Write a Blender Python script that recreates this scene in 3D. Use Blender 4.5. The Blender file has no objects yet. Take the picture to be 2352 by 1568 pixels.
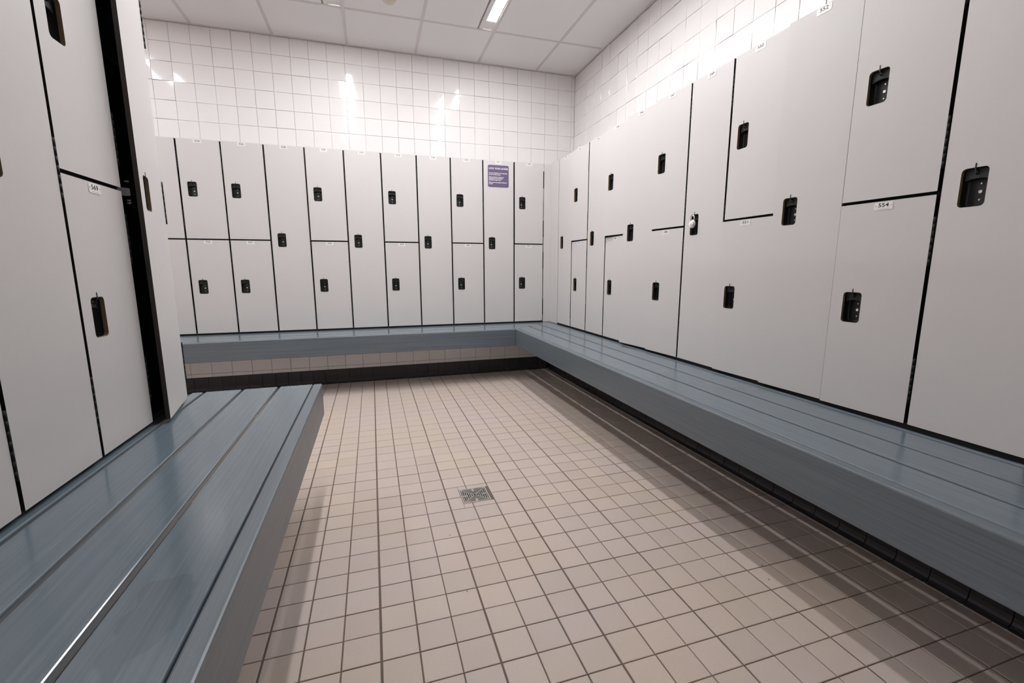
import bpy, bmesh, math, random
from mathutils import Matrix, Vector

# ------------------------------------------------------------------ camera
scene = bpy.context.scene
C = scene.collection
IMG_W = 2352.0
FOCAL_PX = 1025.29
CAM = Vector((-1.7241, -4.2556, 1.0297))
YAW, PITCH, ROLL = 0.30110, -0.16295, -0.0018

def cam_axes():
    cy, sy, cp, sp = math.cos(YAW), math.sin(YAW), math.cos(PITCH), math.sin(PITCH)
    f = Vector((sy * cp, cy * cp, sp)); r = Vector((cy, -sy, 0)); u = r.cross(f)
    cr, sr = math.cos(ROLL), math.sin(ROLL)
    return r * cr + u * sr, u * cr - r * sr, f
_r, _u, _f = cam_axes()
cam_data = bpy.data.cameras.new('camera'); cam_data.sensor_width = 36.0
cam_data.sensor_fit = 'HORIZONTAL'
cam_data.lens = FOCAL_PX / IMG_W * 36.0
cam_data.clip_start = 0.02; cam_data.clip_end = 60
cam = bpy.data.objects.new('camera', cam_data); C.objects.link(cam)
cam.matrix_world = Matrix(((_r.x, _u.x, -_f.x, CAM.x), (_r.y, _u.y, -_f.y, CAM.y),
                           (_r.z, _u.z, -_f.z, CAM.z), (0, 0, 0, 1)))
scene.camera = cam

# ------------------------------------------------------------------ world and exposure
world = bpy.data.worlds.new('world'); scene.world = world
world.use_nodes = True
world.node_tree.nodes['Background'].inputs[0].default_value = (0.75, 0.75, 0.75, 1)
world.node_tree.nodes['Background'].inputs[1].default_value = 0.05
vs = scene.view_settings
vs.view_transform = 'Standard'; vs.look = 'None'; vs.gamma = 1.0; vs.use_curve_mapping = False
vs.exposure = 0.0
LAMP_STRENGTH = 80.0            # the ceiling strip lamps (built further down)
LAMP_COLOUR = (1.0, 0.985, 0.985, 1)

scene.cycles.max_bounces = 16; scene.cycles.diffuse_bounces = 12; scene.cycles.glossy_bounces = 6
rnd = random.Random(7)

# ------------------------------------------------------------------ materials
MATS = {}
def new_mat(name):
    m = bpy.data.materials.new(name); m.use_nodes = True; MATS[name] = m
    nt = m.node_tree; return m, nt, nt.nodes['Principled BSDF']

def plain(name, col, rough=0.5, metal=0.0, spec=0.5, noise=0.0, scale=200.0, bump=0.0, rnoise=0.0):
    m, nt, b = new_mat(name)
    b.inputs['Base Color'].default_value = (*col, 1)
    b.inputs['Roughness'].default_value = rough
    b.inputs['Metallic'].default_value = metal
    b.inputs['Specular IOR Level'].default_value = spec
    if noise or bump or rnoise:
        tc = nt.nodes.new('ShaderNodeTexCoord'); nz = nt.nodes.new('ShaderNodeTexNoise')
        nz.inputs['Scale'].default_value = scale; nz.inputs['Detail'].default_value = 3
        nt.links.new(tc.outputs['Object'], nz.inputs['Vector'])
        if noise:
            mx = nt.nodes.new('ShaderNodeMix'); mx.data_type = 'RGBA'
            mx.inputs[6].default_value = (*[c * (1 - noise) for c in col], 1)
            mx.inputs[7].default_value = (*[min(1, c * (1 + noise)) for c in col], 1)
            nt.links.new(nz.outputs['Fac'], mx.inputs[0]); nt.links.new(mx.outputs[2], b.inputs['Base Color'])
        if bump:
            bp = nt.nodes.new('ShaderNodeBump'); bp.inputs['Strength'].default_value = bump
            bp.inputs['Distance'].default_value = 0.001
            nt.links.new(nz.outputs['Fac'], bp.inputs['Height']); nt.links.new(bp.outputs['Normal'], b.inputs['Normal'])
        if rnoise:
            mr = nt.nodes.new('ShaderNodeMapRange')
            mr.inputs['To Min'].default_value = max(0, rough - rnoise); mr.inputs['To Max'].default_value = rough + rnoise
            nt.links.new(nz.outputs['Fac'], mr.inputs['Value']); nt.links.new(mr.outputs[0], b.inputs['Roughness'])
    return m

plain('laminate', (0.55, 0.533, 0.53), 0.42, noise=0.035, scale=420, bump=0.06)
plain('laminate_edge', (0.020, 0.014, 0.010), 0.55)
plain('core_edge', (0.20, 0.145, 0.085), 0.55, noise=0.2, scale=120)
plain('locker_inside', (0.012, 0.018, 0.034), 0.45)
plain('black_plastic', (0.005, 0.005, 0.006), 0.42, noise=0.15, scale=300)
plain('black_plastic_light', (0.015, 0.015, 0.016), 0.55, noise=0.2, scale=300)
plain('hinge_black', (0.006, 0.005, 0.005), 0.65, spec=0.25)
plain('rivet_metal', (0.74, 0.71, 0.70), 0.28, metal=0.55)
plain('plate', (0.76, 0.75, 0.74), 0.32, metal=0.1)
plain('plate_print', (0.02, 0.02, 0.022), 0.6)
plain('plate_small_print', (0.33, 0.32, 0.31), 0.6)
plain('sign_purple', (0.108, 0.082, 0.155), 0.5)
plain('sign_white', (0.80, 0.77, 0.80), 0.55)
plain('padlock_steel', (0.78, 0.75, 0.74), 0.25, metal=0.85)
plain('padlock_dial', (0.83, 0.79, 0.78), 0.4)
plain('latch_white', (0.62, 0.62, 0.72), 0.45)
plain('wall_tile', (0.87, 0.85, 0.845), 0.075, noise=0.015, scale=8, rnoise=0.03)
plain('wall_grout', (0.64, 0.605, 0.595), 0.8)
plain('plinth_grout', (0.25, 0.21, 0.19), 0.85)
plain('dark_base_tile', (0.030, 0.026, 0.030), 0.4, noise=0.15, scale=60)
plain('dark_grout', (0.012, 0.011, 0.012), 0.8)
plain('floor_grout', (0.115, 0.085, 0.068), 0.85, noise=0.25, scale=30)
plain('ceiling_board', (0.93, 0.91, 0.905), 0.9, noise=0.03, scale=300, bump=0.15)
plain('ceiling_tee', (0.74, 0.70, 0.68), 0.55)
plain('paint_white', (0.86, 0.83, 0.82), 0.6, noise=0.02, scale=40)
plain('fixture_white', (0.82, 0.80, 0.79), 0.35)
plain('drain_steel', (0.55, 0.51, 0.48), 0.3, metal=0.8, noise=0.12, scale=150)
plain('drain_shade', (0.006, 0.006, 0.007), 0.7)
plain('screw_metal', (0.45, 0.43, 0.42), 0.3, metal=0.8)
plain('bench_support', (0.05, 0.055, 0.06), 0.6)
plain('beige_plastic', (0.72, 0.66, 0.58), 0.5)
plain('debris', (0.03, 0.025, 0.02), 0.8)

def lamp_material():
    m, nt, b = new_mat('lamp_lens')
    b.inputs['Base Color'].default_value = (0.9, 0.9, 0.9, 1)
    b.inputs['Emission Color'].default_value = LAMP_COLOUR
    b.inputs['Emission Strength'].default_value = LAMP_STRENGTH
lamp_material()

def bench_material(name, dark, light, rough, wet=False):
    """blue-grey paint brushed along the board (object X), with fine streaks of worn grain"""
    m, nt, b = new_mat(name)
    tc = nt.nodes.new('ShaderNodeTexCoord'); info = nt.nodes.new('ShaderNodeObjectInfo')
    add = nt.nodes.new('ShaderNodeVectorMath'); add.operation = 'ADD'
    sc = nt.nodes.new('ShaderNodeVectorMath'); sc.operation = 'SCALE'; sc.inputs['Scale'].default_value = 13.0
    comb = nt.nodes.new('ShaderNodeCombineXYZ')
    for i in range(3): nt.links.new(info.outputs['Random'], comb.inputs[i])
    nt.links.new(comb.outputs[0], sc.inputs[0])
    nt.links.new(tc.outputs['Object'], add.inputs[0]); nt.links.new(sc.outputs[0], add.inputs[1])
    def streak(scale, detail):
        mp = nt.nodes.new('ShaderNodeMapping'); mp.inputs['Scale'].default_value = scale
        nz = nt.nodes.new('ShaderNodeTexNoise'); nz.inputs['Scale'].default_value = 1.0
        nz.inputs['Detail'].default_value = detail; nz.inputs['Distortion'].default_value = 0.0
        nt.links.new(add.outputs[0], mp.inputs['Vector']); nt.links.new(mp.outputs[0], nz.inputs['Vector'])
        return nz
    g1 = streak((1.6, 130.0, 130.0), 4); g2 = streak((11.0, 420.0, 420.0), 2); g3 = streak((1.6, 5.0, 5.0), 2)
    ramp = nt.nodes.new('ShaderNodeValToRGB')
    ramp.color_ramp.elements[0].position = 0.32; ramp.color_ramp.elements[0].color = (*dark, 1)
    ramp.color_ramp.elements[1].position = 0.68; ramp.color_ramp.elements[1].color = (*light, 1)
    nt.links.new(g1.outputs['Fac'], ramp.inputs[0])
    hl = nt.nodes.new('ShaderNodeMapRange'); hl.inputs['From Min'].default_value = 0.64; hl.inputs['From Max'].default_value = 0.80
    hl.inputs['To Max'].default_value = 0.42
    nt.links.new(g2.outputs['Fac'], hl.inputs['Value'])
    mx = nt.nodes.new('ShaderNodeMix'); mx.data_type = 'RGBA'
    mx.inputs[7].default_value = (*[min(1, c * 1.9) for c in light], 1)
    nt.links.new(hl.outputs[0], mx.inputs[0]); nt.links.new(ramp.outputs[0], mx.inputs[6])
    out = mx.outputs[2]
    if wet:      # a damp patch on the board, ragged outline, about 0.25 m long
        mp = nt.nodes.new('ShaderNodeMapping'); mp.vector_type = 'POINT'
        mp.inputs['Location'].default_value = (-1.80 * 6.5, -0.108 * 17.0, 0); mp.inputs['Scale'].default_value = (6.5, 17.0, 0.0)
        nt.links.new(tc.outputs['Object'], mp.inputs['Vector'])
        ln = nt.nodes.new('ShaderNodeVectorMath'); ln.operation = 'LENGTH'; nt.links.new(mp.outputs[0], ln.inputs[0])
        wn = nt.nodes.new('ShaderNodeTexNoise'); wn.inputs['Scale'].default_value = 16.0; wn.inputs['Detail'].default_value = 1
        nt.links.new(tc.outputs['Object'], wn.inputs['Vector'])
        ad = nt.nodes.new('ShaderNodeMath'); ad.operation = 'MULTIPLY_ADD'; ad.inputs[1].default_value = 1.6
        nt.links.new(wn.outputs['Fac'], ad.inputs[0]); nt.links.new(ln.outputs['Value'], ad.inputs[2])
        st = nt.nodes.new('ShaderNodeMapRange'); st.inputs['From Min'].default_value = 1.50; st.inputs['From Max'].default_value = 1.58
        st.inputs['To Min'].default_value = 0.87; st.inputs['To Max'].default_value = 1.0
        nt.links.new(ad.outputs[0], st.inputs['Value'])
        sm = nt.nodes.new('ShaderNodeVectorMath'); sm.operation = 'SCALE'
        nt.links.new(out, sm.inputs[0]); nt.links.new(st.outputs[0], sm.inputs['Scale']); out = sm.outputs[0]
    nt.links.new(out, b.inputs['Base Color'])
    mr = nt.nodes.new('ShaderNodeMapRange'); mr.inputs['From Min'].default_value = 0.35; mr.inputs['From Max'].default_value = 0.65
    mr.inputs['To Min'].default_value = rough - 0.01; mr.inputs['To Max'].default_value = rough + 0.03
    nt.links.new(g3.outputs['Fac'], mr.inputs['Value']); nt.links.new(mr.outputs[0], b.inputs['Roughness'])
    b.inputs['Specular IOR Level'].default_value = 0.68
    bp = nt.nodes.new('ShaderNodeBump'); bp.inputs['Strength'].default_value = 0.05; bp.inputs['Distance'].default_value = 0.001
    nt.links.new(g1.outputs['Fac'], bp.inputs['Height']); nt.links.new(bp.outputs['Normal'], b.inputs['Normal'])
bench_material('bench_paint', (0.098, 0.130, 0.156), (0.120, 0.154, 0.181), 0.175)
bench_material('bench_paint_wet', (0.098, 0.130, 0.156), (0.120, 0.154, 0.181), 0.175, wet=True)
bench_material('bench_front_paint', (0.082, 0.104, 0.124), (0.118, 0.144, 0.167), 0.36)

def floor_tile_material():
    m, nt, b = new_mat('floor_tile')
    tc = nt.nodes.new('ShaderNodeTexCoord'); geo = nt.nodes.new('ShaderNodeNewGeometry')
    info = nt.nodes.new('ShaderNodeObjectInfo')
    nz = nt.nodes.new('ShaderNodeTexNoise'); nz.inputs['Scale'].default_value = 2.3; nz.inputs['Detail'].default_value = 2
    nt.links.new(geo.outputs['Position'], nz.inputs['Vector'])
    fine = nt.nodes.new('ShaderNodeTexNoise'); fine.inputs['Scale'].default_value = 650; fine.inputs['Detail'].default_value = 2
    nt.links.new(geo.outputs['Position'], fine.inputs['Vector'])
    r = nt.nodes.new('ShaderNodeValToRGB')
    r.color_ramp.elements[0].position = 0.35; r.color_ramp.elements[0].color = (0.450, 0.377, 0.319, 1)
    r.color_ramp.elements[1].position = 0.65; r.color_ramp.elements[1].color = (0.438, 0.375, 0.346, 1)
    nt.links.new(nz.outputs['Fac'], r.inputs[0])
    mr = nt.nodes.new('ShaderNodeMapRange'); mr.inputs['From Min'].default_value = 0.3; mr.inputs['From Max'].default_value = 0.7
    mr.inputs['To Min'].default_value = 0.88; mr.inputs['To Max'].default_value = 1.12
    nt.links.new(fine.outputs['Fac'], mr.inputs['Value'])
    mo = nt.nodes.new('ShaderNodeMapRange'); mo.inputs['To Min'].default_value = 0.96; mo.inputs['To Max'].default_value = 1.04
    nt.links.new(info.outputs['Random'], mo.inputs['Value'])
    ml = nt.nodes.new('ShaderNodeMath'); ml.operation = 'MULTIPLY'
    nt.links.new(mr.outputs[0], ml.inputs[0]); nt.links.new(mo.outputs[0], ml.inputs[1])
    mul = nt.nodes.new('ShaderNodeVectorMath'); mul.operation = 'SCALE'
    nt.links.new(r.outputs[0], mul.inputs[0]); nt.links.new(ml.outputs[0], mul.inputs['Scale'])
    nt.links.new(mul.outputs[0], b.inputs['Base Color'])
    b.inputs['Roughness'].default_value = 0.55
    b.inputs['Specular IOR Level'].default_value = 0.35
floor_tile_material()

# ------------------------------------------------------------------ helpers
def M(n): return MATS[n]

def mesh_from(name, bm, mats):
    me = bpy.data.meshes.new(name)
    bmesh.ops.recalc_face_normals(bm, faces=bm.faces)
    bm.to_mesh(me); bm.free()
    for m in (mats if isinstance(mats, (list, tuple)) else [mats]): me.materials.append(M(m))
    return me

def link(name, me, parent=None, mat=None, kind=None):
    o = bpy.data.objects.new(name, me); C.objects.link(o)
    if parent: o.parent = parent
    if mat is not None: o.matrix_basis = mat
    if kind: o['kind'] = kind
    return o

def tag(o, label, cat, group=None):
    o['label'] = label; o['category'] = cat
    if group: o['group'] = group
    return o

def empty(name, loc, rz=0.0):
    o = bpy.data.objects.new(name, None); C.objects.link(o)
    o.location = loc; o.rotation_euler = (0, 0, rz); o.empty_display_size = 0.05
    return o

def bx(bm, x0, x1, y0, y1, z0, z1, mi=0):
    v = [bm.verts.new((x, y, z)) for z in (z0, z1) for y in (y0, y1) for x in (x0, x1)]
    for q in ((0, 2, 3, 1), (4, 5, 7, 6), (0, 1, 5, 4), (2, 6, 7, 3), (0, 4, 6, 2), (1, 3, 7, 5)):
        f = bm.faces.new([v[i] for i in q]); f.material_index = mi
    return v

def box_mesh(name, x0, x1, y0, y1, z0, z1, mat, bevel=0.0, seg=1):
    bm = bmesh.new(); bx(bm, x0, x1, y0, y1, z0, z1)
    if bevel: bmesh.ops.bevel(bm, geom=list(bm.edges), offset=bevel, segments=seg, affect='EDGES', profile=0.5)
    return mesh_from(name, bm, mat)

def prism(bm, pts, z0, z1, mi=0):
    a = [bm.verts.new((x, y, z0)) for x, y in pts]; b = [bm.verts.new((x, y, z1)) for x, y in pts]
    n = len(pts)
    bm.faces.new(a[::-1]).material_index = mi; bm.faces.new(b).material_index = mi
    for i in range(n): bm.faces.new((a[i], a[(i + 1) % n], b[(i + 1) % n], b[i])).material_index = mi

def rrect(cx, cz, w, h, r, n=5):
    """rounded rectangle outline, counter-clockwise, n points per corner"""
    out = []
    for (sx, sz, a0) in ((1, -1, -90), (1, 1, 0), (-1, 1, 90), (-1, -1, 180)):
        ox, oz = cx + sx * (w / 2 - r), cz + sz * (h / 2 - r)
        for k in range(n):
            a = math.radians(a0 + 90 * k / (n - 1)); out.append((ox + r * math.cos(a), oz + r * math.sin(a)))
    return out

def cyl(bm, c, axis, r, l, n=16, mi=0, r2=None):
    """cylinder from c along axis ('x','y','z' or vector) of length l"""
    ax = {'x': Vector((1, 0, 0)), 'y': Vector((0, 1, 0)), 'z': Vector((0, 0, 1))}[axis] if isinstance(axis, str) else Vector(axis).normalized()
    t = Vector((0, 0, 1)) if abs(ax.z) < 0.9 else Vector((1, 0, 0))
    u = ax.cross(t).normalized(); w = ax.cross(u)
    c = Vector(c); r2 = r if r2 is None else r2
    A = [bm.verts.new(c + (u * math.cos(2 * math.pi * i / n) + w * math.sin(2 * math.pi * i / n)) * r) for i in range(n)]
    B = [bm.verts.new(c + ax * l + (u * math.cos(2 * math.pi * i / n) + w * math.sin(2 * math.pi * i / n)) * r2) for i in range(n)]
    for i in range(n):
        f = bm.faces.new((A[i], A[(i + 1) % n], B[(i + 1) % n], B[i])); f.material_index = mi; f.smooth = True
    bm.faces.new(A[::-1]).material_index = mi; bm.faces.new(B).material_index = mi

def tube(bm, pts, r, n=8, closed=False):
    pts = [Vector(p) for p in pts]; rings = []
    m = len(pts)
    for i, p in enumerate(pts):
        if closed: d = pts[(i + 1) % m] - pts[i - 1]
        else: d = pts[min(i + 1, m - 1)] - pts[max(i - 1, 0)]
        d.normalize()
        t = Vector((0, 1, 0)) if abs(d.y) < 0.9 else Vector((0, 0, 1))
        u = d.cross(t).normalized(); w = d.cross(u)
        rings.append([bm.verts.new(p + (u * math.cos(2 * math.pi * k / n) + w * math.sin(2 * math.pi * k / n)) * r) for k in range(n)])
    for i in range(m if closed else m - 1):
        a, b = rings[i], rings[(i + 1) % m]
        for k in range(n):
            f = bm.faces.new((a[k], a[(k + 1) % n], b[(k + 1) % n], b[k])); f.smooth = True
    if not closed:
        bm.faces.new(rings[0][::-1]); bm.faces.new(rings[-1])

def text_mesh(txt, size, mat, width=None, align='CENTER', extrude=0.0002, spacing=1.0, bold=0.0):
    """flat lettering standing in the local XZ plane, facing local -Y"""
    cu = bpy.data.curves.new('lettering', 'FONT'); cu.body = txt; cu.size = size
    cu.align_x = align; cu.align_y = 'CENTER'; cu.extrude = extrude; cu.space_character = spacing
    cu.offset = bold; cu.resolution_u = 3
    ob = bpy.data.objects.new('lettering_tmp', cu)
    me = bpy.data.meshes.new_from_object(ob)
    bpy.data.objects.remove(ob); bpy.data.curves.remove(cu)
    if width and align == 'CENTER':
        xs = [v.co.x for v in me.vertices]; k = width / (max(xs) - min(xs))
        for v in me.vertices: v.co.x *= k
    me.transform(Matrix.Rotation(math.pi / 2, 4, 'X'))
    me.materials.clear(); me.materials.append(M(mat)); me.name = 'lettering'
    return me

# ------------------------------------------------------------------ dimensions of the place
CEIL = 3.03
WALL = 0.440             # tiled face of back wall (y) and right wall (x)
PITCH_L = 0.305          # locker width
ZB, ZT, ZM = 0.500, 2.026, 1.263
X_MIN, Y_MIN = -5.2, -6.4
BACK_X1 = -0.0746        # right end of the back row
RIGHT_Y0 = -0.2053       # far end of the right row
LEFT_X, LEFT_Y1, LEFT_ZB = -2.465, -2.180, 0.513

# ------------------------------------------------------------------ floor
def build_floor():
    fl = link('floor', box_mesh('floor', X_MIN - 0.1, WALL + 0.2, Y_MIN - 0.1, WALL + 0.2, -0.06, -0.0030, 'floor_grout'), kind='structure')
    # column lines every 0.101 m with a wider joint on every third, row lines measured
    xs = {}
    px = 0.1010
    for k in range(-38, 16): xs[k] = -1.4470 + k * px
    ys = {}
    for k in range(-45, 23): ys[k] = -2.1810 + (k * 0.1022 if k >= 0 else k * 0.0986)
    jr = random.Random(3)
    jx = {k: (0.0028 if k % 3 == 0 else 0.0017) + jr.uniform(-0.0004, 0.0004) for k in xs}
    jy = {k: (0.0014 if jr.random() < 0.75 else 0.0020) + jr.uniform(-0.0003, 0.0003) for k in ys}
    drain = (-1.3845, -1.2490, -2.4390, -2.3130)
    rects = []
    for i in sorted(xs)[:-1]:
        for j in sorted(ys)[:-1]:
            x0, x1 = xs[i] + jx[i] / 1.0, xs[i + 1] - jx[i + 1] / 1.0
            y0, y1 = ys[j] + jy[j] / 1.0, ys[j + 1] - jy[j + 1] / 1.0
            x1 = min(x1, 0.012); y1 = min(y1, 0.012)
            if x1 - x0 < 0.01 or y1 - y0 < 0.01: continue
            if x0 < X_MIN or y0 < Y_MIN: continue
            if x1 > drain[0] and x0 < drain[1] and y1 > drain[2] and y0 < drain[3]:
                sx0 = x0
                if x0 < drain[0] - 0.012:
                    rects.append((x0, drain[0] - 0.0015, y0, y1)); sx0 = drain[0] - 0.0012
                if y0 < drain[2] - 0.008: rects.append((sx0, x1, y0, drain[2] - 0.0015))
                if y1 > drain[3] + 0.008: rects.append((sx0, x1, drain[3] + 0.0015, y1))
                continue
            rects.append((x0, x1, y0, y1))
    def shows(rc):
        """rough projected area from the photograph's viewpoint, zero when out of the frame or under the left bench"""
        pts = []
        for (x, y) in ((rc[0], rc[2]), (rc[1], rc[2]), (rc[1], rc[3]), (rc[0], rc[3])):
            d = Vector((x, y, 0)) - CAM; z = d.dot(_f)
            if z < 0.2: return 0
            pts.append((d.dot(_r) / z, d.dot(_u) / z))
        cx = sum(p[0] for p in pts) / 4; cy = sum(p[1] for p in pts) / 4
        if abs(cx) > 1.147 or abs(cy) > 0.765: return 0
        m = Vector(((rc[0] + rc[1]) / 2, (rc[2] + rc[3]) / 2, 0))
        if m.x < -0.505 and m.x > -3: pass
        # hidden behind the left bench?
        t = (CAM.z - 0.35) / CAM.z
        hx = CAM.x + (m.x - CAM.x) * t; hy = CAM.y + (m.y - CAM.y) * t
        if hx < -1.97 and hy < -2.05: return 0
        t = (CAM.z - 0.335) / CAM.z
        hx = CAM.x + (m.x - CAM.x) * t
        if hx > -0.506: return 0
        a = 0
        for k in range(4):
            x0, y0 = pts[k]; x1, y1 = pts[(k + 1) % 4]; a += x0 * y1 - x1 * y0
        return abs(a) / 2
    order = sorted(rects, key=shows, reverse=True)
    def tile_into(bm, rc, ox=0, oy=0):
        x0, x1, y0, y1 = rc[0] - ox, rc[1] - ox, rc[2] - oy, rc[3] - oy
        c = 0.0012
        lo = [bm.verts.new(p) for p in ((x0, y0, -0.006), (x1, y0, -0.006), (x1, y1, -0.006), (x0, y1, -0.006))]
        md = [bm.verts.new(p) for p in ((x0, y0, -c), (x1, y0, -c), (x1, y1, -c), (x0, y1, -c))]
        hi = [bm.verts.new(p) for p in ((x0 + c, y0 + c, 0), (x1 - c, y0 + c, 0), (x1 - c, y1 - c, 0), (x0 + c, y1 - c, 0))]
        for a, b in ((lo, md), (md, hi)):
            for k in range(4): bm.faces.new((a[k], a[(k + 1) % 4], b[(k + 1) % 4], b[k]))
        bm.faces.new(hi)
    cache = {}
    for rc in order[:300]:
        ox, oy = (rc[0] + rc[1]) / 2, (rc[2] + rc[3]) / 2
        key = (round(rc[1] - rc[0], 3), round(rc[3] - rc[2], 3))
        if key not in cache:
            bm = bmesh.new(); w, h = key
            tile_into(bm, (-w / 2, w / 2, -h / 2, h / 2)); cache[key] = mesh_from('floor_tile', bm, 'floor_tile')
        link('tile', cache[key], fl, Matrix.Translation((ox, oy, rnd.uniform(-0.0003, 0.0003))))
    bm = bmesh.new()
    for rc in order[300:]: tile_into(bm, rc)
    link('tile_field', mesh_from('tile_field', bm, 'floor_tile'), fl, kind='stuff')

    # floor drain
    x0, x1, y0, y1 = drain
    gx1 = x1 - 0.010
    cx, cy = (x0 + gx1) / 2, (y0 + y1) / 2
    d = empty('floor_drain', (cx, cy, 0))
    tag(d, 'square steel floor drain grate set in the beige tile floor', 'drain')
    w, h = (gx1 - x0), (y1 - y0)
    bm = bmesh.new(); bx(bm, -w / 2, w / 2, -h / 2, h / 2, -0.0031, -0.0026)
    link('pit_shade', mesh_from('pit_shade', bm, 'drain_shade'), d)  # thin black sheet stands in for the darkness below the grate
    bm = bmesh.new(); t = 0.005; hw, hh = w / 2, h / 2
    for r in ((-hw, hw, -hh, -hh + t), (-hw, hw, hh - t, hh), (-hw, -hw + t, -hh + t, hh - t), (hw - t, hw, -hh + t, hh - t)):
        bx(bm, r[0], r[1], r[2], r[3], -0.0025, 0.0008)
    link('rim', mesh_from('rim', bm, 'drain_steel'), d)
    # grate of concentric square bars tied by diagonals and a short centre cross
    bm = bmesh.new(); g = 0.0034
    s = hw - 0.0085; n = 6
    for k in range(n):
        a = s - k * (s / n) ; b = a - g; ay, by = a * hh / hw, b * hh / hw
        if b <= 0.001: break
        for r in ((-a, a, by, ay), (-a, a, -ay, -by), (-a, -b, -by, by), (b, a, -by, by)):
            bx(bm, r[0], r[1], r[2], r[3], -0.0022, 0.0006)
    for sx, sy in ((1, 1), (1, -1), (-1, 1), (-1, -1)):
        L = 0.0017
        pts = [(sx * 0.004 - sy * L * 0, sy * 0.004)]
        p0 = Vector((sx * 0.004, sy * 0.004 * hh / hw)); p1 = Vector((sx * s, sy * s * hh / hw))
        q = (p1 - p0).normalized(); nrm = Vector((-q.y, q.x)) * L
        prism(bm, [tuple(p0 + nrm), tuple(p1 + nrm), tuple(p1 - nrm), tuple(p0 - nrm)][::-1], -0.002, 0.0007)
    for sg in (1, -1):
        bx(bm, -0.0045, 0.0045, *(sorted((sg * 0.55 * hh, sg * (hh - 0.006)))), -0.002, 0.0007)
        bx(bm, *(sorted((sg * 0.55 * hw, sg * (hw - 0.006)))), -0.004, 0.004, -0.002, 0.0007)
    link('grate', mesh_from('grate', bm, 'drain_steel'), d)
    bm = bmesh.new(); cyl(bm, (0, 0, 0.0007), 'z', 0.0042, 0.0008, 12); me = mesh_from('corner_screw', bm, 'drain_steel')
    for sx in (1, -1):
        for sy in (1, -1): link('corner_screw', me, d, Matrix.Translation((sx * (hw - 0.011), sy * (hh - 0.010), 0)))
    return fl
floor = build_floor()

# ------------------------------------------------------------------ walls with glazed tiles
def wall_core(name, x0, x1, y0, y1, z0, z1, mat):
    return link(name, box_mesh(name, x0, x1, y0, y1, z0, z1, mat), kind='structure')

TP = 0.1512     # wall tile pitch
_tile_cache = {}
def tile_mesh(w, h, t, mat, joint_bevel=0.0014):
    key = (round(w, 4), round(h, 4), t, mat)
    if key not in _tile_cache:
        bm = bmesh.new(); c = joint_bevel
        # local: X across, Z up, front face at y=-t (faces -Y)
        def ring(ix, y): return [bm.verts.new(p) for p in ((-w/2+ix, y, -h/2+ix), (w/2-ix, y, -h/2+ix), (w/2-ix, y, h/2-ix), (-w/2+ix, y, h/2-ix))]
        a, b, d = ring(0, 0), ring(0, -t + c), ring(c, -t)
        for p, q in ((a, b), (b, d)):
            for k in range(4): bm.faces.new((p[k], p[(k + 1) % 4], q[(k + 1) % 4], q[k]))
        bm.faces.new(d)
        _tile_cache[key] = mesh_from('wall_tile', bm, mat)
    return _tile_cache[key]

def tile_wall(parent, rot, origin, us, zs, mat, t=0.008, joint=0.0022, jitter=0.017, name='tile'):
    """tiles between consecutive lines us (along the wall) and zs; rot turns the wall's frame about Z"""
    R = Matrix.Rotation(rot, 4, 'Z')
    for i in range(len(us) - 1):
        for j in range(len(zs) - 1):
            w, h = us[i + 1] - us[i] - joint, zs[j + 1] - zs[j] - joint
            if w < 0.01 or h < 0.008: continue
            loc = Vector(origin) + R @ Vector(((us[i] + us[i + 1]) / 2, 0, (zs[j] + zs[j + 1]) / 2))
            J = Matrix.Rotation(rnd.gauss(0, jitter), 4, 'X') @ Matrix.Rotation(rnd.gauss(0, jitter), 4, 'Z')
            link(name, tile_mesh(w, h, t, mat), parent, Matrix.Translation(loc) @ R @ J)

zl = [1.975, 2.122, 2.2735, 2.4245, 2.5755, 2.727, 2.878, CEIL]
wb = wall_core('wall_back', X_MIN, WALL + 0.15, WALL + 0.0075, WALL + 0.2, 0, 3.10, 'wall_grout')
lines = sorted([-2.4701 + TP * k for k in range(-12, 20)] + [WALL])
tile_wall(wb, 0, (0, WALL + 0.008, 0), lines, zl, 'wall_tile')
wr = wall_core('wall_right', WALL + 0.0075, WALL + 0.2, Y_MIN - 0.1, WALL + 0.0074, 0, 3.10, 'wall_grout')
# right wall frame: local X runs towards -y, tiles face -x
lines = [-WALL] + [-0.3015 + TP * k for k in range(0, 30)]
tile_wall(wr, -math.pi / 2, (WALL + 0.008, 0, 0), lines, zl, 'wall_tile')
wall_core('wall_left', X_MIN - 0.15, X_MIN, Y_MIN, WALL + 0.007, 0, 3.10, 'paint_white')
wall_core('wall_front', X_MIN - 0.1, WALL + 0.007, Y_MIN - 0.15, Y_MIN, 0, 3.10, 'paint_white')

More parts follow.
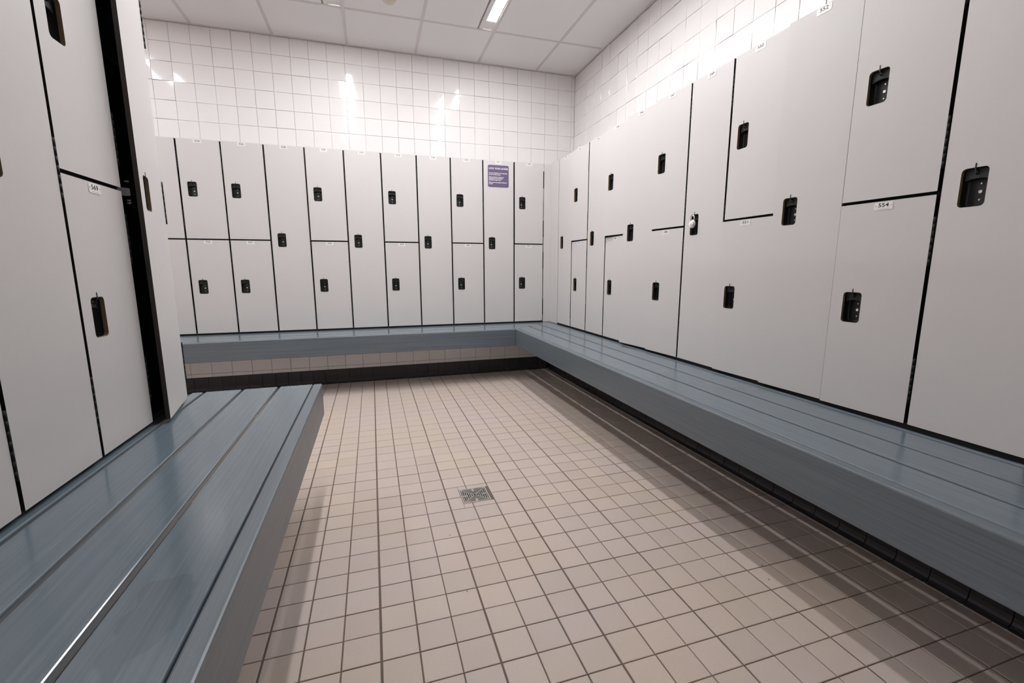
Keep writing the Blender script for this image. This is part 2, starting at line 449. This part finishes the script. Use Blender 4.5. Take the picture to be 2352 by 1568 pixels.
# plinths under the lockers: white tiles over a dark cove base
def plinth(name, base_name, rot, origin, length, depth, top, u0, uphase, bphase, nlimit_u):
    R = Matrix.Rotation(rot, 4, 'Z'); T = Matrix.Translation(origin) @ R
    core = link(name, box_mesh(name, u0, length, 0.010, depth, 0.0, top, 'plinth_grout'), None, T, 'structure')
    link('gap_shade_strip', box_mesh('gap_shade_strip', u0, length - 0.001, 0.003, 0.0098, 0.4575, top, 'hinge_black'), core)  # black strip stands in for the shade in the gap below the doors
    k = math.floor((u0 - uphase) / 0.1512)
    us = [uphase + 0.1512 * (k + i) for i in range(0, 60)]
    us = [u0] + [u for u in us if u0 + 0.012 < u < min(length, nlimit_u)]
    zs = [0.126, 0.157, 0.308, 0.455]
    for i in range(len(us) - 1):
        for j in range(3):
            w, h = us[i + 1] - us[i] - 0.0022, zs[j + 1] - zs[j] - 0.0022
            if w < 0.01: continue
            link('tile', tile_mesh(w, h, 0.009, 'wall_tile'), core, Matrix.Translation(((us[i] + us[i + 1]) / 2, 0.0105, (zs[j] + zs[j + 1]) / 2)))
    bb = link(base_name, box_mesh(base_name, u0, length, 0.004, 0.0099, -0.002, 0.124, 'dark_grout'), None, T, 'structure')
    prof = [(0.0045, 0.0), (-0.030, 0.0), (-0.030, 0.003), (-0.020, 0.006), (-0.012, 0.012), (-0.007, 0.021), (-0.0045, 0.034), (-0.004, 0.122), (-0.002, 0.1245), (0.0045, 0.1245)]
    bw = 0.1017 - 0.003
    bm = bmesh.new()
    A = [bm.verts.new((-bw / 2, y, z)) for y, z in prof]; B = [bm.verts.new((bw / 2, y, z)) for y, z in prof]
    bm.faces.new(A); bm.faces.new(B[::-1])
    for k in range(len(prof)):
        bm.faces.new((A[k], B[k], B[(k + 1) % len(prof)], A[(k + 1) % len(prof)]))
    me = mesh_from('base_tile', bm, 'dark_base_tile')
    k0 = math.ceil((u0 - bphase) / 0.1017)
    for i in range(k0, k0 + 70):
        c = bphase + 0.1017 * (i + 0.5)
        if c + bw / 2 > min(length, nlimit_u): break
        link('base_tile', me, bb, Matrix.Translation((c, 0, 0)))
# back: local X = world x;   right: local X = -y (far corner first);   left: local X = +y
plinth('wall_back_plinth', 'baseboard_back', 0, (0, 0, 0), 0.009, WALL - 0.001, ZB - 0.002, -4.6, -0.63, -0.2351, 9)
plinth('wall_right_plinth', 'baseboard_right', -math.pi / 2, (0, 0, 0), 5.6, WALL - 0.001, ZB - 0.002, 0.031, 0.06, 0.035, 5.0)
plinth('wall_left_plinth', 'baseboard_left', math.pi / 2, (LEFT_X - 0.030, 0, 0), LEFT_Y1 - 0.002, 0.42, LEFT_ZB - 0.002, -5.4, -2.20, -2.20, 9)

# ------------------------------------------------------------------ ceiling
LAMP_BAYS = {2: (1, 2), 4: (1, 2), 7: (1,), 9: (3, 4)}      # ceiling bay -> rows with a strip light, the last one added as fill
def build_ceiling():
    ce = link('ceiling', box_mesh('ceiling', X_MIN - 0.1, WALL + 0.2, Y_MIN - 0.1, WALL + 0.2, 3.062, 3.14, 'ceiling_board'), kind='structure')
    xs = [-0.005 - 0.6105 * k for k in range(0, 9)]
    xs = [WALL] + [x for x in xs if x > X_MIN] + [X_MIN]
    ys = [WALL, -0.185, -1.405, -2.625, -3.845, -5.065, -6.285, Y_MIN]
    TW = 0.012
    cache = {}
    for i in range(len(xs) - 1):
        for j in range(len(ys) - 1):
            x1, x0 = xs[i] - TW + 0.002, xs[i + 1] + TW - 0.002
            y1, y0 = ys[j] - TW + 0.002, ys[j + 1] + TW - 0.002
            if i in LAMP_BAYS and j in LAMP_BAYS[i]: x1 = xs[i] - 0.152
            if x1 - x0 < 0.02 or y1 - y0 < 0.02: continue
            key = (round(x1 - x0, 4), round(y1 - y0, 4))
            if key not in cache:
                cache[key] = box_mesh('ceiling_tile', -key[0] / 2, key[0] / 2, -key[1] / 2, key[1] / 2, 0, 0.018, 'ceiling_board', 0.0015)
            link('ceiling_tile', cache[key], ce, Matrix.Translation(((x0 + x1) / 2, (y0 + y1) / 2, CEIL + 0.003)))
    for x in xs[1:-1]:
        link('grid_runner', box_mesh('grid_runner', -TW, TW, Y_MIN, WALL - 0.002, 0, 0.008, 'ceiling_tee', 0.0008), ce, Matrix.Translation((x, 0, CEIL)))
    for y in ys[1:-1]:
        for i in range(len(xs) - 1):
            link('grid_runner', box_mesh('grid_runner', xs[i + 1] + TW, xs[i] - TW, -TW, TW, 0, 0.0075, 'ceiling_tee', 0.0008), ce, Matrix.Translation((0, y, CEIL + 0.0005)))
    # wall angle around the edge
    link('trim_1', box_mesh('trim_1', X_MIN, WALL - 0.003, WALL - 0.020, WALL - 0.003, CEIL - 0.001, CEIL + 0.010, 'ceiling_tee'), kind='structure')
    link('trim_2', box_mesh('trim_2', WALL - 0.020, WALL - 0.003, Y_MIN, WALL - 0.021, CEIL - 0.001, CEIL + 0.010, 'ceiling_tee'), kind='structure')
    return xs
grid_x = build_ceiling()

def strip_lamp(x_line, y_far, y_near, label):
    """recessed linear lamp hung beside a ceiling runner; y_far is its far end"""
    L = y_far - y_near
    t = empty('ceiling_light', (x_line - 0.076, y_far, CEIL))
    tag(t, label, 'ceiling light', 'recessed strip lights in the ceiling')
    # flanges and trough
    bm = bmesh.new()
    for s in (-1, 1):
        bx(bm, *sorted((s * 0.040, s * 0.076)), -L, 0, 0.002, 0.010)
        bx(bm, *sorted((s * 0.0405, s * 0.044)), -L, 0, 0.010, 0.030)
    bx(bm, -0.044, 0.044, -L, 0, 0.0301, 0.031)
    link('housing', mesh_from('housing', bm, 'fixture_white'), t)
    lens_y0, lens_y1 = -L + 0.13, -0.132
    link('lens', box_mesh('lens', -0.0400, 0.0400, lens_y0, lens_y1, 0.0045, 0.0100, 'lamp_lens'), t)
    for a, b in ((lens_y1 + 0.0005, -0.004), (-L + 0.004, lens_y0 - 0.0005)):
        link('end_plate', box_mesh('end_plate', -0.0395, 0.0395, a, b, 0.006, 0.010, 'fixture_white', 0.0006), t)
    return t
strip_lamp(grid_x[2] + 0.012, -0.205, -2.860, 'lit recessed strip light near the corner, its bright end visible')
strip_lamp(grid_x[4] + 0.012, -0.205, -2.860, 'recessed strip light at the top edge, left of the round detector')

strip_lamp(grid_x[7] + 0.012, -0.205, -1.390, 'recessed strip light out of view over the aisle behind the left-hand lockers')
strip_lamp(grid_x[9] + 0.012, -2.645, -5.050, 'added fill strip light out of view, washing the left-hand wall')  # added fill lamp, brightens the ceiling by way of the left wall

bm = bmesh.new()
prof = [(0.0, -0.030), (0.020, -0.030), (0.038, -0.024), (0.048, -0.014), (0.052, -0.004), (0.056, 0.002)]
rings = []
for r, z in prof[1:]: rings.append([bm.verts.new((r * math.cos(2 * math.pi * k / 28), r * math.sin(2 * math.pi * k / 28), z)) for k in range(28)])
bm.faces.new(rings[0])
for a, b in zip(rings, rings[1:]):
    for k in range(28):
        f = bm.faces.new((a[k], a[(k + 1) % 28], b[(k + 1) % 28], b[k])); f.smooth = True
bm.faces.new(rings[-1][::-1])
sd = link('smoke_detector', mesh_from('smoke_detector', bm, 'beige_plastic'), None, Matrix.Translation((-1.497, -0.415, CEIL)))
tag(sd, 'small round beige detector on the ceiling at the top edge', 'detector')

# ------------------------------------------------------------------ lockers
DT = 0.013                       # door thickness
GAP = 0.006
CUP_X, CUP_W, CUP_H, CUP_R = 0.083, 0.065, 0.113, 0.0115

def door_mesh(z0, z1, cz):
    bm = bmesh.new()
    x0, x1 = GAP, PITCH_L - GAP
    hole = rrect(CUP_X, cz, CUP_W, CUP_H, CUP_R)
    n = 5
    oc = [(x1, z0), (x1, z1), (x0, z1), (x0, z0)]      # same order as rrect corners
    for y, mi in ((0.0, 0), (DT, 2)):
        o = [bm.verts.new((x, y, z)) for x, z in oc]; h = [bm.verts.new((x, y, z)) for x, z in hole]
        for c in range(4):
            for k in range(n - 1):
                bm.faces.new((o[c], h[c * n + k], h[c * n + k + 1])).material_index = mi
            a, b = c * n + n - 1, ((c + 1) * n) % (4 * n)
            bm.faces.new((o[c], h[a], h[b], o[(c + 1) % 4])).material_index = mi
        if y == 0.0: fo, fh = o, h
        else: bo, bh = o, h
    for k in range(4): bm.faces.new((fo[k], fo[(k + 1) % 4], bo[(k + 1) % 4], bo[k])).material_index = 1
    N = len(fh)
    for k in range(N): bm.faces.new((fh[k], fh[(k + 1) % N], bh[(k + 1) % N], bh[k])).material_index = 3
    return mesh_from('door', bm, ['laminate', 'laminate_edge', 'locker_inside', 'core_edge'])

def carcass_mesh(h):
    bm = bmesh.new(); t = 0.008; x0, x1, y0, y1, z0, z1 = 0.0006, PITCH_L - 0.0006, DT + 0.003, 0.418, 0.0006, h - 0.0006
    bx(bm, x0, x0 + t, y0, y1, z0, z1); bx(bm, x1 - t, x1, y0, y1, z0, z1)
    bx(bm, x0 + t, x1 - t, y0, y1, z0, z0 + t); bx(bm, x0 + t, x1 - t, y0, y1, z1 - t, z1)
    bx(bm, x0 + t, x1 - t, y1 - t, y1, z0 + t, z1 - t)
    for f in bm.faces:                                   # black front edges of the panels
        if all(abs(v.co.y - y0) < 1e-6 for v in f.verts): f.material_index = 1
    return mesh_from('carcass', bm, ['locker_inside', 'hinge_black'])

def cup_mesh():
    """black plastic pull cup, open at the front, local origin at the centre of the cut-out on the door face"""
    bm = bmesh.new()
    w, h, r, D = CUP_W - 0.0006, CUP_H - 0.0006, CUP_R, 0.036
    f = [bm.verts.new((x, 0.0105, z)) for x, z in rrect(0, 0, w, h, r)]
    b = [bm.verts.new((x, D - 0.004, z)) for x, z in rrect(0, 0, w - 0.002, h - 0.002, r)]
    c = [bm.verts.new((x, D, z)) for x, z in rrect(0, 0, w - 0.010, h - 0.010, r - 0.003)]
    fo = [bm.verts.new((x, DT + 0.0005, z)) for x, z in rrect(0, 0, w + 0.014, h + 0.014, r)]
    bo = [bm.verts.new((x, D + 0.002, z)) for x, z in rrect(0, 0, w + 0.001, h + 0.001, r)]
    N = len(f)
    for a, q in ((f, b), (b, c), (fo, bo)):
        for k in range(N):
            fc = bm.faces.new((a[k], a[(k + 1) % N], q[(k + 1) % N], q[k])); fc.smooth = True
    bm.faces.new(c); bm.faces.new(bo)
    return mesh_from('lock_cup', bm, 'black_plastic')

def block_mesh():
    """housing of the latch across the top of the cup, its lower edge bowed"""
    bm = bmesh.new()
    w = CUP_W - 0.004; top = CUP_H / 2 - 0.002
    pts = [(-w / 2, top), (-w / 2, top - 0.033)]
    for k in range(1, 8):
        s = k / 8; pts.append((-w / 2 + w * s, top - 0.033 + 0.006 * math.sin(math.pi * s)))
    pts += [(w / 2, top - 0.033), (w / 2, top)]
    A = [bm.verts.new((x, 0.0160, z)) for x, z in pts]; B = [bm.verts.new((x, 0.0345, z)) for x, z in pts]
    bm.faces.new(A); bm.faces.new(B[::-1])
    for k in range(len(pts)): bm.faces.new((A[k], B[k], B[(k + 1) % len(pts)], A[(k + 1) % len(pts)]))
    return mesh_from('latch_block', bm, 'black_plastic_light')

def hook_mesh():
    """slim hasp: a bar rising above the cut-out and an eye hanging in it"""
    bm = bmesh.new(); top = CUP_H / 2
    bm2 = [(-0.0016, top - 0.006), (0.0016, top - 0.006), (0.0016, top + 0.0115), (0.0008, top + 0.013), (-0.0008, top + 0.013), (-0.0016, top + 0.0115)]
    A = [bm.verts.new((x, -0.0012, z)) for x, z in bm2]; B = [bm.verts.new((x, 0.0012, z)) for x, z in bm2]
    bm.faces.new(A); bm.faces.new(B[::-1])
    for k in range(6): bm.faces.new((A[k], B[k], B[(k + 1) % 6], A[(k + 1) % 6]))
    bx(bm, -0.0016, 0.0016, 0.0012, 0.018, top - 0.008, top - 0.005)
    tube(bm, [(0, 0.010 + 0.006 * math.cos(a), top - 0.013 + 0.006 * math.sin(a)) for a in [2 * math.pi * k / 14 for k in range(14)]], 0.0018, 6, True)
    return mesh_from('hasp', bm, 'black_plastic')

def rivet_mesh(r):
    bm = bmesh.new(); cyl(bm, (0, 0, 0), (0, -1, 0), r, 0.0012, 14, r2=r); cyl(bm, (0, -0.0012, 0), (0, -1, 0), r, 0.0012, 14, r2=r * 0.7)
    return mesh_from('rivet', bm, 'rivet_metal')

def hinge_mesh(L=0.155):
    bm = bmesh.new(); n = 7; s = L / n
    for k in range(n): cyl(bm, (0, 0, k * s + 0.0005), 'z', 0.0047, s - 0.001, 10)
    cyl(bm, (0, 0, 0), 'z', 0.0039, L, 10)
    bx(bm, -0.004, 0.004, 0.0, 0.012, 0.002, L - 0.002)
    return mesh_from('hinge', bm, 'hinge_black')

def plate_mesh():
    bm = bmesh.new(); o = rrect(0, 0, 0.058, 0.0255, 0.003, 3)
    A = [bm.verts.new((x, -0.0011, z)) for x, z in o]; B = [bm.verts.new((x, -0.0001, z)) for x, z in o]
    bm.faces.new(A)
    for k in range(len(o)): bm.faces.new((A[k], A[(k + 1) % len(o)], B[(k + 1) % len(o)], B[k]))
    return mesh_from('number_plate', bm, 'plate')

def small_print_mesh():
    bm = bmesh.new(); r = random.Random(5); x = -0.019
    while x < 0.019:
        w = r.uniform(0.0012, 0.0042); bx(bm, x, x + w, -0.00125, -0.0011, -0.0098, -0.0087); x += w + 0.0009
    return mesh_from('fine_print', bm, 'plate_small_print')

H2 = ZM - ZB                        # height of a half locker
DOORS = {'upper': door_mesh(0.0055, H2, 0.386), 'lower': door_mesh(0.0, H2 - 0.0055, 0.382), 'full': door_mesh(0.0, 2 * H2, 0.765)}
LOCK_Z = {'upper': 0.386, 'lower': 0.382, 'full': 0.765}
TOP_Z = {'upper': H2, 'lower': H2 - 0.0055, 'full': 2 * H2}
CARC = {'upper': carcass_mesh(H2), 'lower': carcass_mesh(H2), 'full': carcass_mesh(2 * H2)}
CUP, BLOCK, HASP, RIV_S, RIV_L, HINGE, PLATE, FINE = cup_mesh(), block_mesh(), hook_mesh(), rivet_mesh(0.0031), rivet_mesh(0.0062), hinge_mesh(), plate_mesh(), small_print_mesh()
bm = bmesh.new(); cyl(bm, (0, -0.0011, 0), (0, -1, 0), 0.0021, 0.0007, 10); SCREW = mesh_from('screw', bm, 'screw_metal')
HINGES = {'upper': (0.072, H2 - 0.225), 'lower': (0.072, H2 - 0.229), 'full': (0.072, H2 - 0.078, 2 * H2 - 0.225)}

def locker(number, tier, row, col, label, ajar=0.0, has_plate=True):
    if row == 'back': loc, rz = (BACK_X1 - PITCH_L * (10 - col), 0, ZB), 0.0
    elif row == 'right': loc, rz = (0, RIGHT_Y0 - PITCH_L * col, ZB), -math.pi / 2
    else: loc, rz = (LEFT_X, LEFT_Y1 - PITCH_L * (4 - col), LEFT_ZB), math.pi / 2
    if tier == 'upper': loc = (loc[0], loc[1], loc[2] + H2)
    t = empty('locker', loc, rz)
    tag(t, label, 'locker', 'numbered lockers along the ' + row + ' row')
    hx = PITCH_L - GAP
    S = Matrix.Translation((hx, 0, 0)) @ Matrix.Rotation(math.radians(ajar), 4, 'Z') @ Matrix.Translation((-hx, 0, 0))
    link('carcass', CARC[tier], t)
    link('door', DOORS[tier], t, S)
    lz = LOCK_Z[tier]
    cup = link('lock_cup', CUP, t, S @ Matrix.Translation((CUP_X, 0, lz)))
    link('latch_block', BLOCK, cup); link('hasp', HASP, cup)
    for z, me in ((0.0125, RIV_S), (-0.0115, RIV_L), (-0.0345, RIV_S)):
        link('rivet', me, cup, Matrix.Translation((0.002, 0.0358, z)))
    if has_plate:
        p = link('number_plate', PLATE, t, S @ Matrix.Translation((0.150, 0, TOP_Z[tier] - 0.0165)))
        link('digits', text_mesh(str(number), 0.0185, 'plate_print', width=0.0335, extrude=0.0001, bold=0.00035), p, Matrix.Translation((0, -0.00115, 0.0025)))
        link('fine_print', FINE, p)
        for s in (-1, 1): link('screw', SCREW, p, Matrix.Translation((s * 0.0235, 0, 0.0015)))
    for z in HINGES[tier]: link('hinge', HINGE, t, Matrix.Translation((PITCH_L - 0.001, 0.0015, z)))
    return t

R_B, R_R, R_L = 'in the back row', 'in the right-hand row', 'in the left-hand row'
ORD = ('first', 'second', 'third', 'fourth', 'fifth', 'sixth')
def lab(num, tier, where, extra=''):
    k = {'upper': 'upper', 'lower': 'lower', 'full': 'full-height'}[tier]
    if extra or where == R_L: return f'pale grey {k} locker {num} {where}{extra}'
    rows = {(R_B, 'upper'): '524 526 529 532 535 538', (R_B, 'lower'): '525 527 530 533 536 539', (R_B, 'full'): '528 531 534 537',
            (R_R, 'upper'): '541 544 547 550', (R_R, 'lower'): '542 545 548 551 554', (R_R, 'full'): '540 543 546 549 552'}
    n = ORD[rows[(where, tier)].split().index(num)]
    frm = 'the left' if where == R_B else 'the corner'
    return f'pale grey {k} locker {num} {where}, {n} {k} one from {frm}'
# back row
back = {-2: [('520', 'upper', 0), ('521', 'lower', 0)], -1: [('522', 'upper', 1.6), ('523', 'lower', 0)], 0: [('524', 'upper', 0), ('525', 'lower', 0)], 1: [('526', 'upper', 1.2), ('527', 'lower', 0.3)],
        2: [('528', 'full', 0)], 3: [('529', 'upper', 2.0), ('530', 'lower', 0)], 4: [('531', 'full', 0.4)],
        5: [('532', 'upper', 0), ('533', 'lower', 0.4)], 6: [('534', 'full', 0)], 7: [('535', 'upper', 0), ('536', 'lower', 0)],
        8: [('537', 'full', 0)], 9: [('538', 'upper', 1.2), ('539', 'lower', 0)]}
for col, items in back.items():
    for num, tier, a in items:
        if col < 0:
            l = ('upper' if tier == 'upper' else 'lower') + (' pale grey locker partly hidden behind the open door, left of locker 52' + ('4' if tier == 'upper' else '5') if col == -1 else
                 ' pale grey back-row locker hidden behind the open door, second left of locker 524')
        else:
            l = lab(num, tier, R_B, ', purple notice on its door' if num == '537' else '')
        locker(num, tier, 'back', col, l, a)
right = {0: [('540', 'full', 0)], 1: [('541', 'upper', 2.0), ('542', 'lower', 0)], 2: [('543', 'full', 0)], 3: [('544', 'upper', 4.0), ('545', 'lower', 0)],
         4: [('546', 'full', 7.0)], 5: [('547', 'upper', 4.3), ('548', 'lower', 3.8)], 6: [('549', 'full', 0)], 7: [('550', 'upper', 0), ('551', 'lower', 2.5)],
         8: [('552', 'full', 3.2)], 9: [('553', 'upper', 2.8), ('554', 'lower', 3.0)], 10: [('555', 'full', 0)], 11: [('556', 'upper', 0), ('557', 'lower', 0)]}
for col, items in right.items():
    for num, tier, a in items:
        if num == '553': l = 'pale grey upper half-height locker above number 554, its top out of view'
        elif num == '555': l = 'pale grey full-height locker at the right edge, nearest of the right-hand row'
        elif num in ('556', '557'): l = f'pale grey {tier} half-height locker out of view past the right edge'
        else: l = lab(num, tier, R_R, ', silver padlock hanging in its cup' if num == '549' else '')
        locker(num, tier, 'right', col, l, a)
locker('570', 'full', 'left', 3, 'full-height pale grey locker standing ajar at the end of the left-hand row', 9.0)
locker('568', 'upper', 'left', 2, 'pale grey upper half-height locker above number 569', 0)
locker('569', 'lower', 'left', 2, lab('569', 'lower', R_L), 0)
locker('567', 'full', 'left', 1, 'pale grey full-height locker left of number 569, in the left-hand row', 0)
locker('565', 'upper', 'left', 0, 'upper pale grey locker at the left edge, mostly out of the frame', 0)
locker('566', 'lower', 'left', 0, 'lower pale grey locker at the left edge, a sliver above the bench', 0)
locker('564', 'full', 'left', -1, 'pale grey full-height locker out of view past the left edge', 0)

# cam latch and shelf inside the open locker
def open_locker_parts():
    t = next(o for o in C.objects if o.name.startswith('locker') and o.get('label', '').startswith('full-height pale grey locker standing ajar'))
    hx = PITCH_L - GAP
    S = Matrix.Translation((hx, 0, 0)) @ Matrix.Rotation(math.radians(9.0), 4, 'Z') @ Matrix.Translation((-hx, 0, 0))
    bm = bmesh.new()
    pts = [(0.0, 0.010), (0.014, 0.012), (0.036, 0.012), (0.046, 0.006), (0.048, -0.002), (0.044, -0.009), (0.012, -0.014), (0.0, -0.012)]
    A = [bm.verts.new((-0.002, y, z)) for y, z in pts]; B = [bm.verts.new((0.001, y, z)) for y, z in pts]
    bm.faces.new(A); bm.faces.new(B[::-1])
    for k in range(len(pts)): bm.faces.new((A[k], B[k], B[(k + 1) % len(pts)], A[(k + 1) % len(pts)]))
    lt = link('cam_latch', mesh_from('cam_latch', bm, 'latch_white'), t, S @ Matrix.Translation((CUP_X - 0.028, 0.038, LOCK_Z['full'])))
    lt['label'] = 'white cam latch behind the open door'
    bm = bmesh.new()
    for z in (0.032, -0.028, -0.036): cyl(bm, (0, 0, z), 'y', 0.0035, 0.012, 8)
    link('latch_bolts', mesh_from('latch_bolts', bm, 'rivet_metal'), t, S @ Matrix.Translation((CUP_X - 0.030, 0.038, LOCK_Z['full'])))
    link('shelf', box_mesh('shelf', 0.009, PITCH_L - 0.009, 0.03, 0.408, 1.18, 1.19, 'locker_inside'), t)
open_locker_parts()

# filler panels closing the inside corner
cf = empty('corner_filler', (0, 0, 0.487))
tag(cf, 'narrow pale grey filler panels closing the corner between the two locker rows', 'panel')
def filler(x0, x1, y0, y1):
    bm = bmesh.new(); bx(bm, x0, x1, y0, y1, 0, ZT - 0.487)
    return link('filler_panel', mesh_from('filler_panel', bm, 'laminate'), cf)
filler(BACK_X1 + 0.004, 0.0130, 0.0, 0.013)
filler(0.0, 0.0130, RIGHT_Y0 + 0.006, -0.0005)
for z in (0.09, 1.44):
    bm = bmesh.new(); cyl(bm, (0, 0, 0), (0, -1, 0), 0.0035, 0.0012, 10)
    link('screw', mesh_from('screw', bm, 'screw_metal'), cf, Matrix.Translation((BACK_X1 + 0.020, 0, z)))
    bm = bmesh.new(); cyl(bm, (0, 0, 0), (-1, 0, 0), 0.0035, 0.0012, 10)
    link('screw', mesh_from('screw', bm, 'screw_metal'), cf, Matrix.Translation((0, RIGHT_Y0 + 0.028, z)))

# ------------------------------------------------------------------ benches
def board(name, parent, L, prof_w, z0, z1, d0, mat, mitre0=0.0, mitre1=0.0, bev=0.004):
    """board along local X from 0 to L; occupies local y d0..d0+w; mitre = shear of the end per unit y"""
    d1 = d0 + prof_w
    pts = [(mitre0 * d0, d0), (L + mitre1 * d0, d0), (L + mitre1 * d1, d1), (mitre0 * d1, d1)]
    bm = bmesh.new(); prism(bm, pts, z0, z1)
    bmesh.ops.bevel(bm, geom=list(bm.edges), offset=bev, segments=2, affect='EDGES', profile=0.5)
    return link(name, mesh_from(name, bm, mat), parent)

def bench(label, origin, rot, L, top, m0=0.0, m1=0.0, gap=0.012, rear=0.500, wet=False, joined=None):
    """local X along the bench, local Y from the front edge back to the lockers"""
    t = joined or empty('bench', (origin[0], origin[1], 0), rot)
    if not joined: tag(t, label, 'bench', 'painted plank benches in front of the lockers')
    fw = 0.0375
    board('front_board', t, L, fw, top - 0.150, top, 0.0, 'bench_front_paint', m0, m1, 0.005)
    edges = [(0.041, 0.1815 - gap / 2), (0.1815 + gap / 2, 0.3265 - gap / 2)]
    if rear < 0.48: edges += [(0.3265 + gap / 2, rear)]
    else: edges += [(0.3265 + gap / 2, 0.475 - gap / 2), (0.475 + gap / 2, rear)]
    for a, b in edges:
        board('plank', t, L, b - a, top - 0.019, top, a, 'bench_paint_wet' if wet and a < 0.1 else 'bench_paint', m0, m1, 0.0035)
    board('ledger', t, L, 0.030, top - 0.120, top - 0.0195, rear - 0.046, 'bench_support', m0, m1, 0.002)
    if joined:      # boards of the second arm: place them in the frame of the first
        W = Matrix.Translation((origin[0], origin[1], 0)) @ Matrix.Rotation(rot, 4, 'Z')
        T = Matrix.Translation(t.location) @ Matrix.Rotation(t.rotation_euler[2], 4, 'Z')
        for o in [c for c in C.objects if c.parent is t and c.name not in joined_names]: o.matrix_basis = T.inverted() @ W
    joined_names.clear(); joined_names.update(c.name for c in C.objects if c.parent is t)
    return t
joined_names = set()
# right: front edge x=-0.506, local X = -y starting at the mitre;  local Y = +x
FB = -0.450                        # front edge of the back bench
MK = (abs(FB) - 0.003) / 0.502
corner_bench = bench('long L-shaped grey-blue plank bench below the right-hand and back-row lockers', (-0.506, FB, 0), -math.pi / 2, 4.9, 0.485, m0=-MK)
bench('', (-4.4, FB, 0), 0, 4.4 - 0.506, 0.485, m1=1.0 / MK, rear=abs(FB) - 0.003, joined=corner_bench)
# left: front faces +x; local X = +y, local Y = -x
bench('grey-blue plank bench in the left foreground, its squared end in view', (-1.970, -5.3, 0), math.pi / 2, 5.3 - 2.060, 0.500, gap=0.012, rear=0.522, wet=True)

# ------------------------------------------------------------------ notice on locker 537
def notice():
    x0, x1, z0, z1 = -0.637, -0.433, 1.786, 1.984
    cx, cz, w, h = (x0 + x1) / 2, (z0 + z1) / 2, x1 - x0, z1 - z0
    t = empty('notice_sign', (cx, 0, cz))
    tag(t, 'purple LOCK YOUR LOCKER notice with white lettering on locker 537', 'sign')
    bm = bmesh.new(); o = rrect(0, 0, w, h, 0.014, 6)
    A = [bm.verts.new((x, -0.0016, z)) for x, z in o]; B = [bm.verts.new((x, -0.0002, z)) for x, z in o]
    bm.faces.new(A); bm.faces.new(B[::-1])
    for k in range(len(o)): bm.faces.new((A[k], A[(k + 1) % len(o)], B[(k + 1) % len(o)], B[k]))
    link('panel', mesh_from('panel', bm, 'sign_purple'), t)
    def line(name, s, size, z, width):
        me = text_mesh(s, size, 'sign_white', width=width, extrude=0.0001, bold=0.0004)
        link(name, me, t, Matrix.Translation((-w / 2 + 0.010 + width / 2, -0.0018, z)))
    line('heading', 'LOCK YOUR LOCKER', 0.021, 0.068, 0.186)
    for s, z, k in (('The City of Markham is not responsible', 0.027, 0.178), ('for lost or stolen articles.', 0.013, 0.114),
                    ('Please remember to ensure your', -0.009, 0.146), ('belongings are secured before', -0.022, 0.134), ('leaving the change rooms.', -0.035, 0.118),
                    ('Please report any suspicious behaviour', -0.057, 0.176), ('to staff.', -0.070, 0.036)):
        line('text_line', s, 0.0118, z, k)
notice()

# ------------------------------------------------------------------ padlock on locker 549
def padlock():
    t = empty('padlock', (-0.012, RIGHT_Y0 - PITCH_L * 6 - CUP_X, 1.265 + 0.008), -math.pi / 2)
    tag(t, 'round silver combination padlock hanging on locker 549', 'padlock')
    bm = bmesh.new(); cyl(bm, (0, 0.010, -0.004), (0, -1, 0), 0.0225, 0.018, 32); 
    bmesh.ops.bevel(bm, geom=[e for e in bm.edges if abs(e.verts[0].co.y - e.verts[1].co.y) < 1e-6], offset=0.003, segments=2, affect='EDGES')
    link('body', mesh_from('body', bm, 'padlock_steel'), t)
    bm = bmesh.new(); cyl(bm, (0, -0.008, -0.004), (0, -1, 0), 0.0165, 0.003, 28, r2=0.0155); cyl(bm, (0, -0.011, -0.004), (0, -1, 0), 0.008, 0.005, 20, r2=0.007)
    link('dial', mesh_from('dial', bm, 'padlock_dial'), t)
    bm = bmesh.new()
    pts = [(-0.0115, 0.001, 0.012), (-0.0115, 0.001, 0.030)] + [(0.0115 * math.cos(a), 0.001, 0.030 + 0.0115 * math.sin(a)) for a in [math.pi - math.pi * k / 10 for k in range(1, 10)]] + [(0.0115, 0.001, 0.030), (0.0115, 0.001, 0.012)]
    tube(bm, pts, 0.0033, 10)
    link('shackle', mesh_from('shackle', bm, 'padlock_steel'), t)
padlock()

# ------------------------------------------------------------------ crumbs on the floor
def crumb(x, y, l, w, rot, label):
    bm = bmesh.new(); bmesh.ops.create_icosphere(bm, subdivisions=1, radius=1.0)
    for v in bm.verts: v.co = Vector((v.co.x * l * rnd.uniform(0.8, 1.1), v.co.y * w * rnd.uniform(0.8, 1.1), max(0, v.co.z + 0.6) * w * 0.8))
    o = link('crumb', mesh_from('crumb', bm, 'debris'), None, Matrix.Translation((x, y, 0)) @ Matrix.Rotation(rot, 4, 'Z'))
    tag(o, label, 'debris', 'dark crumbs on the floor')
def floor_at(px, py):
    d = _f + _r * ((px - 1176) / FOCAL_PX) - _u * ((py - 784) / FOCAL_PX); k = -CAM.z / d.z
    return CAM.x + d.x * k, CAM.y + d.y * k
crumb(-1.4810, -2.9790, 0.0045, 0.0015, 1.2, 'small dark crumb on the floor tiles nearest the camera')
crumb(-1.4830, -2.6560, 0.0022, 0.0016, 0.3, 'small dark crumb on the floor below the drain')
crumb(*floor_at(1750, 1298), 0.0026, 0.002, 0.5, 'upper of two dark crumbs on the floor by the right bench shadow')
crumb(*floor_at(1766, 1331), 0.0028, 0.002, 1.0, 'lower of two dark crumbs on the floor by the right bench shadow')
